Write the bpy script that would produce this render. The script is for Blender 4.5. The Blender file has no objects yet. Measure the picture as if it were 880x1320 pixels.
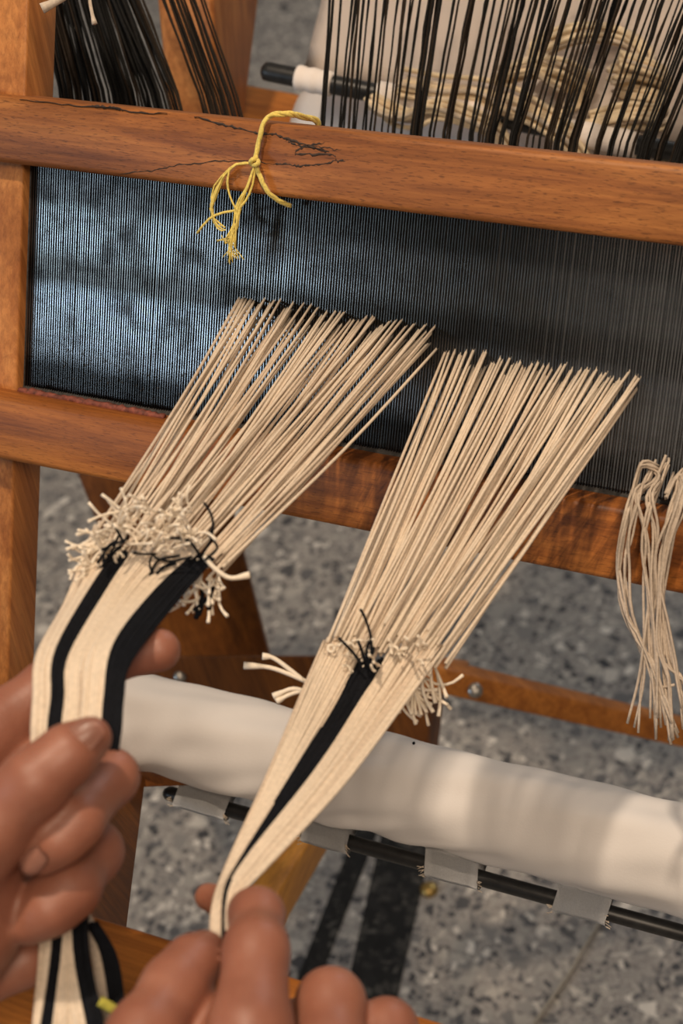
import bpy, bmesh, math, random
import numpy as np
from mathutils import Vector, Matrix

C = bpy.context.scene.collection
SC = bpy.context.scene
random.seed(7)

# ------------------------------------------------------------------ camera
# World: X runs along the loom's beater, Y away from the weaver, Z up, floor at Z = 0.
F, CXP, CYP, CAMH = 2200.0, 440.0, 660.0, 1.37
def unit(v): v = np.array(v, float); return v/np.linalg.norm(v)
_d = 2570.0; _vx = (F*F-1078*_d)/5520
_X = -unit([-5520, 1078, -F])
_Z = -unit([_vx, -_d, -F]); _Z = unit(_Z-_X*_Z.dot(_X)); _Y = np.cross(_Z, _X)
_U = -unit([-660, -7870, -F]); _U = unit(_U-_X*_U.dot(_X)); _N = np.cross(_X, _U)
BASIS = np.array([_X, _Y, _Z])                      # rows: world axes in camera axes (right, up, back)
CAM = np.array([0, 0, CAMH])
cam_d = bpy.data.cameras.new('camera'); cam = bpy.data.objects.new('camera', cam_d); C.objects.link(cam)
m = Matrix(BASIS.tolist()).to_4x4(); m.translation = Vector(CAM); cam.matrix_world = m
cam_d.sensor_fit = 'VERTICAL'; cam_d.sensor_height = 23.6; cam_d.sensor_width = 15.73
cam_d.lens = F/1320*23.6; cam_d.clip_start = 0.02
cam_d.dof.use_dof = True; cam_d.dof.focus_distance = 0.79; cam_d.dof.aperture_fstop = 7.6
SC.camera = cam

# ------------------------------------------------------------------ world, lights, exposure
w = bpy.data.worlds.new('room_light'); SC.world = w; w.use_nodes = True
bg = w.node_tree.nodes['Background']; bg.inputs[0].default_value = (1.0, 0.86, 0.72, 1); bg.inputs[1].default_value = 0.20
def area(name, loc, target, size, power, col, sy=None):
    l = bpy.data.lights.new(name, 'AREA'); l.energy = power; l.color = col; l.size = size
    if sy: l.shape = 'RECTANGLE'; l.size_y = sy
    o = bpy.data.objects.new(name, l); C.objects.link(o); o.location = loc
    o.rotation_euler = (Vector(target)-Vector(loc)).to_track_quat('-Z', 'Y').to_euler(); o['kind'] = 'helper'
    return o
area('ceiling_lamp', (-0.40, 0.30, 2.75), (-.15, 0.53, 0.8), 0.07, 29, (1.0, 0.80, 0.60))
area('front_fill_lamp', (0.55, -0.7, 2.6), (-.1, 0.5, 0.9), 0.6, 29, (1.0, 0.80, 0.60))  # added warm fill for the hands and the front faces of the wood
area('window_daylight', (-2.30, -1.55, 1.58), (-0.25, 0.60, 1.0), 0.75, 20, (0.60, 0.80, 1.0), 0.42)
area('window_daylight_far', (0.1, 3.9, 2.5), (0.2, 1.7, 0.0), 1.2, 24, (0.84, 0.93, 1.0))
SC.view_settings.view_transform = 'Standard'; SC.view_settings.look = 'None'
SC.view_settings.gamma = 1; SC.view_settings.use_curve_mapping = False; SC.view_settings.exposure = -0.30
SC.cycles.use_denoising = True; SC.cycles.max_bounces = 8

# ------------------------------------------------------------------ measuring helpers
def P(x, y, d):                                     # world point on the sight line of (x, y), d metres along the view axis
    return BASIS @ (np.array([(x-CXP)/F, (CYP-y)/F, -1.0])*d) + CAM
O_C = np.array([0, (CYP-440)/F*.78, -.78])           # origin of the reed's own frame
O_W = BASIS @ O_C + CAM; UW = BASIS @ _U; NW = BASIS @ _N; XW = np.array([1., 0, 0])
def R(a, b, n=0.0): return O_W + XW*a + UW*b + NW*n # a along the beater, b up the reed, n towards the weaver
def on_reed(x, y, n=0.0):
    r = np.array([(x-CXP)/F, (CYP-y)/F, -1.0]); o = O_C+_N*n
    return BASIS @ (r*(o.dot(_N)/r.dot(_N))) + CAM
def on_floor(x, y, z=0.0):
    r = BASIS @ np.array([(x-CXP)/F, (CYP-y)/F, -1.0]); return CAM + r*((z-CAMH)/r[2])

# ------------------------------------------------------------------ materials
def mat(name, rough=0.6):
    m = bpy.data.materials.new(name); m.use_nodes = True; nt = m.node_tree
    b = nt.nodes['Principled BSDF']; b.inputs['Roughness'].default_value = rough
    return m, nt, b
def nd(nt, t, **kw):
    n = nt.nodes.new(t)
    for k, v in kw.items():
        if k in n.inputs.keys() if isinstance(k, str) else False: n.inputs[k].default_value = v
        else: setattr(n, k, v)
    return n
def ramp(nt, src, stops):
    r = nt.nodes.new('ShaderNodeValToRGB'); e = r.color_ramp.elements
    while len(e) < len(stops): e.new(0.5)
    for i, (p, c) in enumerate(stops): e[i].position = p; e[i].color = (*c, 1) if len(c) == 3 else c
    nt.links.new(src, r.inputs[0]); return r.outputs[0]
def coords(nt, scale, rot=(0, 0, 0)):
    tc = nt.nodes.new('ShaderNodeTexCoord'); mp = nt.nodes.new('ShaderNodeMapping')
    mp.vector_type = 'TEXTURE'; mp.inputs['Scale'].default_value = tuple(1/c for c in scale); mp.inputs['Rotation'].default_value = rot
    nt.links.new(tc.outputs['Object'], mp.inputs[0]); return mp.outputs[0]
def noise(nt, vec, scale, detail=4, rough=.5, dist=0):
    n = nt.nodes.new('ShaderNodeTexNoise'); n.inputs['Scale'].default_value = scale; n.inputs['Detail'].default_value = detail
    n.inputs['Roughness'].default_value = rough; n.inputs['Distortion'].default_value = dist
    nt.links.new(vec, n.inputs['Vector']); return n.outputs['Fac']
def mix(nt, fac, a, b, mode='MIX'):
    n = nt.nodes.new('ShaderNodeMix'); n.data_type = 'RGBA'; n.blend_type = mode
    for s, v in ((0, fac), (6, a), (7, b)):
        if isinstance(v, (int, float)): n.inputs[s].default_value = v
        elif isinstance(v, tuple): n.inputs[s].default_value = (*v, 1) if len(v) == 3 else v
        else: nt.links.new(v, n.inputs[s])
    return n.outputs[2]
def bump(nt, b, h, strength=.3, dist=.001):
    n = nt.nodes.new('ShaderNodeBump'); n.inputs['Strength'].default_value = strength; n.inputs['Distance'].default_value = dist
    nt.links.new(h, n.inputs['Height']); nt.links.new(n.outputs[0], b.inputs['Normal'])

def wood(name, light, mid, dark, rot=(0, 0, 0), rough=.5, fleck=.5, stripes=0):
    """oiled beech: long soft figure plus short dark ray flecks, grain along local X before rot"""
    m, nt, b = mat(name, rough)
    v = coords(nt, (5, 55, 55), rot); fig = noise(nt, v, 1.3, 6, .65, .9)
    col = ramp(nt, fig, [(.34, dark), (.50, mid), (.66, light)])
    v4 = coords(nt, (14, 420, 420), rot); fine = noise(nt, v4, 1, 3, .6, .3)
    col = mix(nt, .55, col, ramp(nt, fine, [(.32, (.55, .50, .46)), (.62, (1.12, 1.12, 1.12))]), 'MULTIPLY')
    v2 = coords(nt, (230, 1900, 1900), rot); fl = noise(nt, v2, 1, 2, .5)
    f2 = ramp(nt, fl, [(.57, (0, 0, 0)), (.68, (1, 1, 1))])
    sc = nd(nt, 'ShaderNodeMath', operation='MULTIPLY'); nt.links.new(f2, sc.inputs[0]); sc.inputs[1].default_value = fleck
    col = mix(nt, sc.outputs[0], col, tuple(c*.30 for c in dark))
    if stripes:                                     # cross figure in the right half of the board
        vs_ = coords(nt, (170, 34, 34), (0, math.radians(24), 0)); st = noise(nt, vs_, 1, 3, .6, .5)
        sx = nt.nodes.new('ShaderNodeSeparateXYZ'); nt.links.new(coords(nt, (1, 1, 1)), sx.inputs[0])
        mk = nt.nodes.new('ShaderNodeMapRange'); mk.inputs[1].default_value = -.01; mk.inputs[2].default_value = .03; nt.links.new(sx.outputs[0], mk.inputs[0])
        mm = nd(nt, 'ShaderNodeMath', operation='MULTIPLY'); nt.links.new(mk.outputs[0], mm.inputs[0]); mm.inputs[1].default_value = stripes
        col = mix(nt, mm.outputs[0], col, ramp(nt, st, [(.36, (.20, .16, .14)), (.62, (1.1, 1.1, 1.1))]), 'MULTIPLY')
    v3 = coords(nt, (9, 9, 9)); big = noise(nt, v3, 1, 2)
    col = mix(nt, .4, col, ramp(nt, big, [(.3, (.55, .5, .45)), (.7, (1.25, 1.2, 1.15))]), 'MULTIPLY')
    nt.links.new(col, b.inputs['Base Color']); bump(nt, b, fl, .15, .0006)
    b.inputs['Specular IOR Level'].default_value = .32
    return m
def plain(name, col, rough=.6, var=.25, scale=300, metal=0, bmp=.15, sheen=0, spec=.5):
    m, nt, b = mat(name, rough); v = coords(nt, (1, 1, 1)); n = noise(nt, v, scale, 3)
    lo = tuple(c*(1-var) for c in col); hi = tuple(min(1, c*(1+var)) for c in col)
    nt.links.new(ramp(nt, n, [(.3, lo), (.7, hi)]), b.inputs['Base Color'])
    if bmp: bump(nt, b, n, bmp, .0008)
    b.inputs['Specular IOR Level'].default_value = spec; b.inputs['Metallic'].default_value = metal; b.inputs['Sheen Weight'].default_value = sheen
    return m
RL = -math.atan2(UW[1], UW[2])                      # lean of the beater
W_CAP = wood('beech_beater', (.46, .185, .050), (.34, .125, .034), (.20, .068, .021), fleck=.6)
W_SILL = wood('beech_sill', (.50, .185, .04), (.37, .125, .026), (.24, .075, .016), fleck=.45, stripes=.85)
W_POST = wood('beech_upright', (.58, .25, .075), (.46, .18, .05), (.33, .115, .03), rot=(0, math.radians(90), 0), fleck=.2)
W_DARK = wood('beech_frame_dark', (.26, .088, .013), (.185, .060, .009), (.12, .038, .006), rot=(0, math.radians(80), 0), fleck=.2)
W_BEAM = wood('beech_front_beam', (.55, .20, .035), (.43, .15, .025), (.30, .10, .018), fleck=.2)
W_RAIL = wood('beech_rail', (.60, .23, .045), (.47, .17, .032), (.33, .11, .02), rough=.42, fleck=.2)
W_PINE = wood('pale_treadle_wood', (.90, .44, .08), (.80, .36, .06), (.65, .28, .05), rot=(0, 0, math.radians(90)), fleck=.15)
def steel_mat():
    """polished reed steel, darker and lighter in bands along the reed and rust-spotted low on the left"""
    m, nt, b = mat('reed_steel', .30); b.inputs['Metallic'].default_value = .92
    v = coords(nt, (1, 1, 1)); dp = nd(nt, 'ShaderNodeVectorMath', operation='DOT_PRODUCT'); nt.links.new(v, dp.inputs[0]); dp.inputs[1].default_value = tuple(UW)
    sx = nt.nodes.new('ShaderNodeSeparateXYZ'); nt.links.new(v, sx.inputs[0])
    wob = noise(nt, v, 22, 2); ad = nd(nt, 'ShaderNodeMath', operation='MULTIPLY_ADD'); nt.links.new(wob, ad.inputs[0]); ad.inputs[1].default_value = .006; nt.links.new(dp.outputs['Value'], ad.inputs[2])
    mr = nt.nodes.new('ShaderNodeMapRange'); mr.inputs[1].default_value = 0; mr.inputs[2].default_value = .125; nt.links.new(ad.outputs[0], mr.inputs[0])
    band_col = ramp(nt, mr.outputs[0], [(.0, (0.034, 0.033, 0.032)), (.19, (0.038, 0.037, 0.036)), (.26, (0.162, 0.164, 0.166)), (.40, (0.171, 0.174, 0.175)), (.49, (0.157, 0.159, 0.162)), (.535, (0.057, 0.054, 0.050)), (.60, (0.062, 0.059, 0.054)), (.66, (0.133, 0.134, 0.130)), (.80, (0.124, 0.124, 0.121)), (.85, (0.062, 0.061, 0.058)), (1, (0.052, 0.052, 0.050))])
    bl = noise(nt, v, 60, 5, .65); band_col = mix(nt, .8, band_col, ramp(nt, bl, [(.30, (.45, .44, .43)), (.52, (1, 1, 1))]), 'MULTIPLY')
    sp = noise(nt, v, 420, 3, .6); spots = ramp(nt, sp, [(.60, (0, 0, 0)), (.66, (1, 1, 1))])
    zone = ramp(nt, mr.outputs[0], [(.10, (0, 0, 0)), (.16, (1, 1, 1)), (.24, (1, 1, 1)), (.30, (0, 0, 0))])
    col = mix(nt, mix(nt, 1.0, spots, zone, 'MULTIPLY'), band_col, (.035, .025, .018))
    nt.links.new(col, b.inputs['Base Color'])
    nt.links.new(ramp(nt, bl, [(.3, (.30, .30, .30)), (.6, (.17, .17, .17))]), b.inputs['Roughness']); return m
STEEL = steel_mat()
BAULK = plain('reed_binding', (.035, .032, .03), .8, .6, 500)
REDWAX = plain('red_stain', (.17, .045, .028), .7, .6, 350)
SPALT = plain('dark_spalting', (.035, .018, .010), .7, .4, 600)
CREAM = plain('cream_cotton', (.70, .585, .455), .9, .10, 700)
KNOT = plain('cream_cotton_ends', (.84, .74, .60), .9, .06, 700)
CHAIN = plain('cream_chain_yarn', (.84, .68, .46), .9, .10, 500)
CREAM2 = plain('cream_cotton_warm', (.62, .50, .38), .9, .12, 700)
TAIL = plain('cream_cotton_tail', (.52, .43, .34), .9, .14, 700)
BLACK = plain('black_cotton', (.006, .0068, .0095), .8, .4, 900, spec=.12)
YELLOW = plain('yellow_cotton', (.72, .56, .13), .85, .2, 900, sheen=.2)
OLIVE = plain('olive_yarn', (.40, .36, .05), .85, .25, 900)
HED1 = plain('black_heddle_cord', (.008, .0075, .007), .7, .4, 800, spec=.12)
HED2 = plain('brown_black_heddle_cord', (.022, .015, .010), .7, .4, 800, spec=.12)
ROD = plain('black_rod', (.012, .012, .012), .4, .4, 200, bmp=.05)
TABCLOTH = plain('grey_white_tape', (.60, .60, .60), .9, .06, 1200)
BOLT = plain('bolt_steel', (.35, .33, .30), .35, .3, 300, metal=.9)
BRASS = plain('brass', (.45, .30, .10), .35, .3, 300, metal=.9)
CORD = plain('grey_cord', (.40, .36, .30), .8, .3, 900)

def cloth(name, col):
    m, nt, b = mat(name, .9); v = coords(nt, (1, 1, 1)); n = noise(nt, v, 28, 4)
    nt.links.new(ramp(nt, n, [(.3, tuple(c*.93 for c in col)), (.7, col)]), b.inputs['Base Color'])
    v2 = coords(nt, (900, 900, 900)); n2 = noise(nt, v2, 1, 2); bump(nt, b, n2, .15, .0005)
    b.inputs['Sheen Weight'].default_value = .15; return m
CLOTH = cloth('white_calico', (.74, .71, .69))
CLOTH_BACK = cloth('white_calico_back', (.90, .80, .72))

def skin_mat():
    m, nt, b = mat('skin', .48); v = coords(nt, (1, 1, 1)); n = noise(nt, v, 38, 4, .6)
    col = ramp(nt, n, [(.3, (.235, .086, .052)), (.55, (.295, .115, .071)), (.75, (.36, .155, .10))])
    nt.links.new(col, b.inputs['Base Color'])
    b.inputs['Subsurface Weight'].default_value = .18; b.inputs['Subsurface Radius'].default_value = (.008, .003, .0015)
    b.inputs['Subsurface Scale'].default_value = .6
    v2 = coords(nt, (700, 700, 700)); bump(nt, b, noise(nt, v2, 1, 3), .2, .0005); return m
SKIN = skin_mat()
NAIL = plain('fingernail', (.46, .225, .165), .30, .08, 200, bmp=0)

def terrazzo(name, base, darkness=1.0):
    m, nt, b = mat(name, .38); b.inputs['Specular IOR Level'].default_value = .35
    v = coords(nt, (1, 1, 1))
    wv = nt.nodes.new('ShaderNodeTexNoise'); wv.inputs['Scale'].default_value = 70; nt.links.new(v, wv.inputs['Vector'])
    va = nd(nt, 'ShaderNodeVectorMath', operation='MULTIPLY_ADD'); nt.links.new(wv.outputs['Color'], va.inputs[0])
    va.inputs[1].default_value = (.012, .012, .012); nt.links.new(v, va.inputs[2]); v = va.outputs[0]
    n = noise(nt, v, 240, 5, .65); n0 = noise(nt, v, 5, 2)
    col = ramp(nt, n, [(.3, tuple(c*.50 for c in base)), (.55, base), (.75, tuple(c*1.5 for c in base))])
    def chips(col, scale, stops, gap, keep):
        vo = nt.nodes.new('ShaderNodeTexVoronoi'); vo.inputs['Scale'].default_value = scale; nt.links.new(v, vo.inputs['Vector'])
        ve = nt.nodes.new('ShaderNodeTexVoronoi'); ve.feature = 'DISTANCE_TO_EDGE'; ve.inputs['Scale'].default_value = scale; nt.links.new(v, ve.inputs['Vector'])
        sep = nt.nodes.new('ShaderNodeSeparateColor'); nt.links.new(vo.outputs['Color'], sep.inputs[0])
        tint = ramp(nt, sep.outputs[1], stops)
        edge = ramp(nt, ve.outputs['Distance'], [(gap, (0, 0, 0)), (gap+.06, (1, 1, 1))])
        sel = ramp(nt, sep.outputs[0], [(keep-.01, (0, 0, 0)), (keep, (1, 1, 1))])
        return mix(nt, mix(nt, 1.0, edge, sel, 'MULTIPLY'), col, tint)
    k = darkness
    st = [(0, (.055*k, .055*k, .06*k)), (.32, (.17*k, .165*k, .165*k)), (.6, (.34*k, .32*k, .295*k)), (.85, (.54*k, .50*k, .44*k)), (1, (.90*k, .84*k, .75*k))]
    col = chips(col, 130, st, .08, .30); col = chips(col, 74, st, .12, .60); col = chips(col, 46, st, .14, .86)
    col = mix(nt, .5, col, ramp(nt, n0, [(.3, (.8, .8, .82)), (.7, (1.15, 1.12, 1.08))]), 'MULTIPLY')
    nt.links.new(col, b.inputs['Base Color']); return m
FLOOR = terrazzo('terrazzo', (.42, .385, .35)); FLOORB = terrazzo('dark_terrazzo', (.014, .014, .014), .12)

# ------------------------------------------------------------------ mesh helpers
def wloc(o):
    v = np.zeros(3)
    while o is not None: v = v + np.array(o.location); o = o.parent
    return v
def obj(name, bm, m, parent=None, smooth=True, label=None, kind=None):
    me = bpy.data.meshes.new(name)
    if parent is not None:
        off = wloc(parent); bmesh.ops.translate(bm, verts=bm.verts, vec=Vector(-off))
    bm.to_mesh(me); bm.free()
    if smooth:
        for p in me.polygons: p.use_smooth = True
    me.materials.append(m)
    o = bpy.data.objects.new(name, me); C.objects.link(o)
    if parent is not None: o.parent = parent
    if label: o['label'] = label
    if kind: o['kind'] = kind
    return o
def tag(o, label, cat, group=None):
    o['label'] = label; o['category'] = cat
    if group: o['group'] = group
    return o
def thing(name, loc, label, cat, group=None):
    o = bpy.data.objects.new(name, None); C.objects.link(o); o.location = [float(c) for c in loc]; o.empty_display_size = .02
    return tag(o, label, cat, group)
def hexa(bm, c8, bev=.0015, seg=2):
    """box from eight corners: four of one end (in order), four of the other"""
    vs = [bm.verts.new(Vector(c)) for c in c8]; fs = []
    for q in ((0, 1, 2, 3), (7, 6, 5, 4), (0, 4, 5, 1), (1, 5, 6, 2), (2, 6, 7, 3), (3, 7, 4, 0)):
        fs.append(bm.faces.new([vs[i] for i in q]))
    bmesh.ops.recalc_face_normals(bm, faces=fs)
    if bev: bmesh.ops.bevel(bm, geom=list({e for f in fs for e in f.edges}), offset=bev, segments=seg, affect='EDGES', profile=.5)
def rbox(a0, a1, b0, b1, n0, n1, bev=.0015):
    bm = bmesh.new(); hexa(bm, [R(a, b, n) for a in (a0, a1) for b, n in ((b0, n0), (b1, n0), (b1, n1), (b0, n1))], bev); return bm
def beam(p0, p1, up, wu, wv, bev=.002):
    """squared timber from p0 to p1, wu thick along up, wv across"""
    p0, p1 = np.array(p0, float), np.array(p1, float); d = unit(p1-p0); u = unit(np.array(up)-d*np.dot(up, d)); v = np.cross(d, u)
    bm = bmesh.new(); hexa(bm, [p+u*su*wu/2+v*sv*wv/2 for p in (p0, p1) for su, sv in ((-1, -1), (1, -1), (1, 1), (-1, 1))], bev); return bm
def plank(front, thick, bev=.002):
    """front = four world corners, extruded by the vector thick"""
    bm = bmesh.new(); hexa(bm, [np.array(p) for p in front]+[np.array(p)+np.array(thick) for p in front], bev); return bm
def smoothline(pts, n):
    pts = [np.array(p, float) for p in pts]
    if len(pts) < 3: return [pts[0]*(1-t)+pts[-1]*t for t in np.linspace(0, 1, n)]
    ext = [2*pts[0]-pts[1]]+pts+[2*pts[-1]-pts[-2]]; out = []
    for t in np.linspace(0, len(pts)-1, n):
        i = min(int(t), len(pts)-2); u = t-i; p0, p1, p2, p3 = ext[i:i+4]
        out.append(.5*((2*p1)+(-p0+p2)*u+(2*p0-5*p1+4*p2-p3)*u*u+(-p0+3*p1-3*p2+p3)*u**3))
    return out
def tube(bm, pts, r, sides=6, cap=True):
    """r is a number or one per point"""
    pts = [Vector(p) for p in pts]; n = len(pts); rs = r if hasattr(r, '__len__') else [r]*n
    t = (pts[1]-pts[0]).normalized(); u = t.orthogonal().normalized(); rings = []
    for i, p in enumerate(pts):
        tn = (pts[min(i+1, n-1)]-pts[max(i-1, 0)]).normalized()
        u = (u-tn*u.dot(tn)).normalized(); v = tn.cross(u)
        rings.append([bm.verts.new(p+(u*math.cos(2*math.pi*k/sides)+v*math.sin(2*math.pi*k/sides))*rs[i]) for k in range(sides)])
    for a, b in zip(rings, rings[1:]):
        for k in range(sides): bm.faces.new((a[k], a[(k+1) % sides], b[(k+1) % sides], b[k]))
    if cap: bm.faces.new(rings[0][::-1]); bm.faces.new(rings[-1])
def tubeobj(name, pts, r, m, parent=None, sides=6, label=None):
    bm = bmesh.new(); tube(bm, pts, r, sides); return obj(name, bm, m, parent, label=label)
def jit(p, s): return np.array(p)+np.array([random.gauss(0, s) for _ in range(3)])

# ------------------------------------------------------------------ floor
bm = bmesh.new()
vs = [bm.verts.new(p) for p in ((-6, -6, 0), (6, -6, 0), (6, 8, 0), (-6, 8, 0))]; bm.faces.new(vs)
fl = obj('floor', bm, FLOOR, smooth=False); fl['kind'] = 'structure'
def dark_strip(name, quad):  # strip in a much darker terrazzo colour, barely above the floor
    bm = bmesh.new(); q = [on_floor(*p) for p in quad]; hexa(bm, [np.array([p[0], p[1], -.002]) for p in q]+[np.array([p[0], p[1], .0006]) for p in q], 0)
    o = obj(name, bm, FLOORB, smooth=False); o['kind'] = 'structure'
dark_strip('floor_strip_1', [(499, 1040), (568, 1040), (500, 1340), (432, 1340)])
dark_strip('floor_strip_2', [(462, 1060), (492, 1060), (402, 1290), (372, 1290)])

# ------------------------------------------------------------------ loom frame
loom = thing('floor_loom', (0, .5, 0), 'oiled orange-brown beech floor loom frame standing on the grey terrazzo floor', 'loom')
# front beam nearest the weaver (its far edge crosses the picture's lower edge)
e0, e1 = P(120, 1190, .665), P(760, 1358, .615); e0[2] = e1[2] = (e0[2]+e1[2])/2; e1[1] = e0[1] = (e0[1]+e1[1])/2
bm = bmesh.new()
L, Rr = e0+np.array([-.5, 0, 0]), e1+np.array([.60, 0, 0])
hexa(bm, [p+np.array([0, dy, dz]) for p in (L, Rr) for dy, dz in ((0, 0), (0, -.045), (-.085, -.045), (-.085, 0))], .004, 3)
obj('breast_beam', bm, W_BEAM, loom)
# side rail from the front beam down to the cloth beam's bearing
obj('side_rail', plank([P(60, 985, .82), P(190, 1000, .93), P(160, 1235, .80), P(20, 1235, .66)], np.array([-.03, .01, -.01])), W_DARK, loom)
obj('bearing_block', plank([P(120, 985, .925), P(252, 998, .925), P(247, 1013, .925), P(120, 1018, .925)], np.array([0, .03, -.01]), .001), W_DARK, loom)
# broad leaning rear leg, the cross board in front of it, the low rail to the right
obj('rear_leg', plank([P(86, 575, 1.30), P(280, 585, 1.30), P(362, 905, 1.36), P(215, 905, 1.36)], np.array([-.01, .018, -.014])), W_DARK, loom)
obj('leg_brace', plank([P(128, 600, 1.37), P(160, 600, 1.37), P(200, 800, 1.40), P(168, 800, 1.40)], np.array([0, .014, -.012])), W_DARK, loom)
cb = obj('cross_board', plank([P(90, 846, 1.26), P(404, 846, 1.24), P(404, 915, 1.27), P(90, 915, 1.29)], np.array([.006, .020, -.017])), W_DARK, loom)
def bolt(x, y, d, r, parent, mm=BOLT):
    bm = bmesh.new(); c = P(x, y, d); dirn = unit(CAM-c)
    tube(bm, [c-dirn*.006, c+dirn*.0015, c+dirn*.003, c+dirn*.0036], [r, r, r*.8, r*.3], 12); return obj('bolt_head', bm, mm, parent)
bolt(232, 872, 1.262, .005, cb)
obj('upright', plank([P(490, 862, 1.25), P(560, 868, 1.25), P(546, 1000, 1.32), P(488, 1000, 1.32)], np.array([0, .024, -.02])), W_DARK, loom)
rl = obj('low_rail', plank([P(528, 852, 1.22), P(1300, 1034, 1.58), P(1300, 1058, 1.58), P(528, 887, 1.22)], np.array([0.0, .022, -.013]), .0025), W_RAIL, loom)
bolt(612, 890, 1.247, .0058, rl)
obj('rail_end', plank([P(556, 851, 1.27), P(592, 856, 1.27), P(592, 872, 1.27), P(556, 868, 1.27)], np.array([0, .02, -.016])), W_RAIL, loom)
# castle post and back rail seen above the beater
obj('castle_post', (lambda: (lambda bm: (hexa(bm, [P(196, -60, 1.10), P(272, -60, 1.10), P(284, 190, 1.12), P(222, 190, 1.12),
    P(276, -60, 1.24), P(341, -60, 1.22), P(309, 190, 1.24), P(250, 190, 1.26)], .003), bm)[1])(bmesh.new()))(), W_POST, loom)
obj('back_rail', plank([P(240, 142, 1.26), P(1400, 357, 1.09), P(1400, 405, 1.09), P(240, 190, 1.26)], np.array([0, .045, .004]), .003), W_RAIL, loom)
# treadle
tr = thing('treadle', on_floor(430, 1020), 'pale yellow wooden treadle slanting behind the right hand under the cloth roll', 'treadle')
ta, tb = P(421, 1040, 1.26), P(205, 1402, 1.02)
obj('treadle_bar', beam(ta, tb, (0, 0, 1), .034, .021, .0025), W_PINE, tr)

# ------------------------------------------------------------------ beater and reed
beater = thing('beater', R(0, -.2, 0), 'beech beater with a spalted upper bar and a plain lower bar around the steel reed', 'beater')
A0, A1 = -.29, .60
cap = obj('beater_cap', rbox(A0, A1, .0628, .0945, -.010, .014, .0028), W_CAP, beater, label='upper bar with dark spalting lines and a rounded top edge')
obj('beater_sill', rbox(A0, A1, -.0812, -.0485, -.014, .020, .0028), W_SILL, beater)
obj('sword', rbox(-.212, -.1700, -.42, .24, -.0190, .0062, .0015), W_POST, beater)
obj('sword', rbox(.5232, .5650, -.42, .24, -.0190, .0062, .0015), W_POST, beater)
def spalt(px, wd):
    pts = smoothline([on_reed(x, y, .0141) for x, y in px], len(px)*6); bm = bmesh.new(); prev = None; k = len(pts)
    for i, p in enumerate(pts):
        p = np.array(p)+UW*random.gauss(0, .00022); ww = wd*(.35+.9*random.random())*(1 if 1 < i < k-2 else .3)
        cur = (bm.verts.new(p+UW*ww/2), bm.verts.new(p-UW*ww/2), bm.verts.new(p+UW*ww/2-NW*.0006), bm.verts.new(p-UW*ww/2-NW*.0006))
        if prev: bm.faces.new((prev[0], cur[0], cur[1], prev[1])); bm.faces.new((prev[2], prev[3], cur[3], cur[2])); bm.faces.new((prev[0], prev[2], cur[2], cur[0])); bm.faces.new((prev[1], cur[1], cur[3], prev[3]))
        prev = cur
    bmesh.ops.recalc_face_normals(bm, faces=bm.faces); obj('spalting_line', bm, SPALT, cap, label='dark spalting line in the beech')
spalt([(25, 128), (90, 135), (150, 140), (175, 145), (215, 146)], .0006)
spalt([(118, 136), (140, 138), (158, 142)], .0012)
spalt([(250, 150), (285, 160), (310, 166), (332, 172), (352, 173), (366, 178), (388, 185), (408, 192), (424, 196)], .0011)
spalt([(366, 177), (378, 186), (392, 188), (418, 184)], .0008)
spalt([(424, 196), (398, 189), (383, 193), (382, 199), (402, 199), (430, 200), (433, 207), (445, 208)], .0010)
spalt([(433, 207), (420, 211), (398, 213), (384, 214), (368, 212), (352, 212)], .0009)
spalt([(352, 212), (320, 207), (280, 208), (245, 211), (222, 214), (200, 219), (180, 221), (155, 224)], .0006)
spalt([(440, 194), (415, 190), (400, 188)], .0005)

reed = thing('reed', R(0, -.055, -.002), 'fine steel weaving reed held between the two beater bars', 'reed')
bm = bmesh.new(); pitch = .00132; k = 0; a = -.1690
while a < .520:
    j = random.gauss(0, .00006); t = .00062
    vs = []
    for b in (-.053, .066):
        for dx, n in ((-t/2, -.0040), (t/2, -.0040), (t/2, -.00003), (0, 0.0), (-t/2, -.00003)):
            vs.append(bm.verts.new(R(a+j+dx, b, n)))
    for q in range(5): bm.faces.new((vs[q], vs[(q+1) % 5], vs[5+(q+1) % 5], vs[5+q]))
    a += pitch
bmesh.ops.recalc_face_normals(bm, faces=bm.faces)
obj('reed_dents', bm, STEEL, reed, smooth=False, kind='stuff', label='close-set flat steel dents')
for b, nm in ((-.0500, 'lower_baulk'), (.0655, 'upper_baulk')):
    bm = bmesh.new(); tube(bm, smoothline([R(-.171, b, -.0018), R(.522, b, -.0018)], 100), [.0036+random.gauss(0, .00012) for _ in range(100)], 8); obj(nm, bm, BAULK, reed)
obj('end_bar', rbox(.5210, .5228, -.052, .066, -.0045, .0002, .0003), BAULK, reed)
obj('end_bar', rbox(-.1712, -.1694, -.052, .066, -.0045, .0002, .0003), BAULK, reed)
# reddish smear of old stain along the sill's ledge at the left
bm = bmesh.new(); pts = smoothline([R(-.1685, -.0484, .006), R(-.12, -.0482, .007), R(-.085, -.0484, .008)], 40)
tube(bm, [p+UW*random.gauss(0, .0002) for p in pts], [.0008+.0012*abs(math.sin(i*1.7))*random.random()+.0009 for i in range(40)], 7); obj('red_stain_ridge', bm, REDWAX, reed, label='reddish worn strip under the reed at the left')

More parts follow.
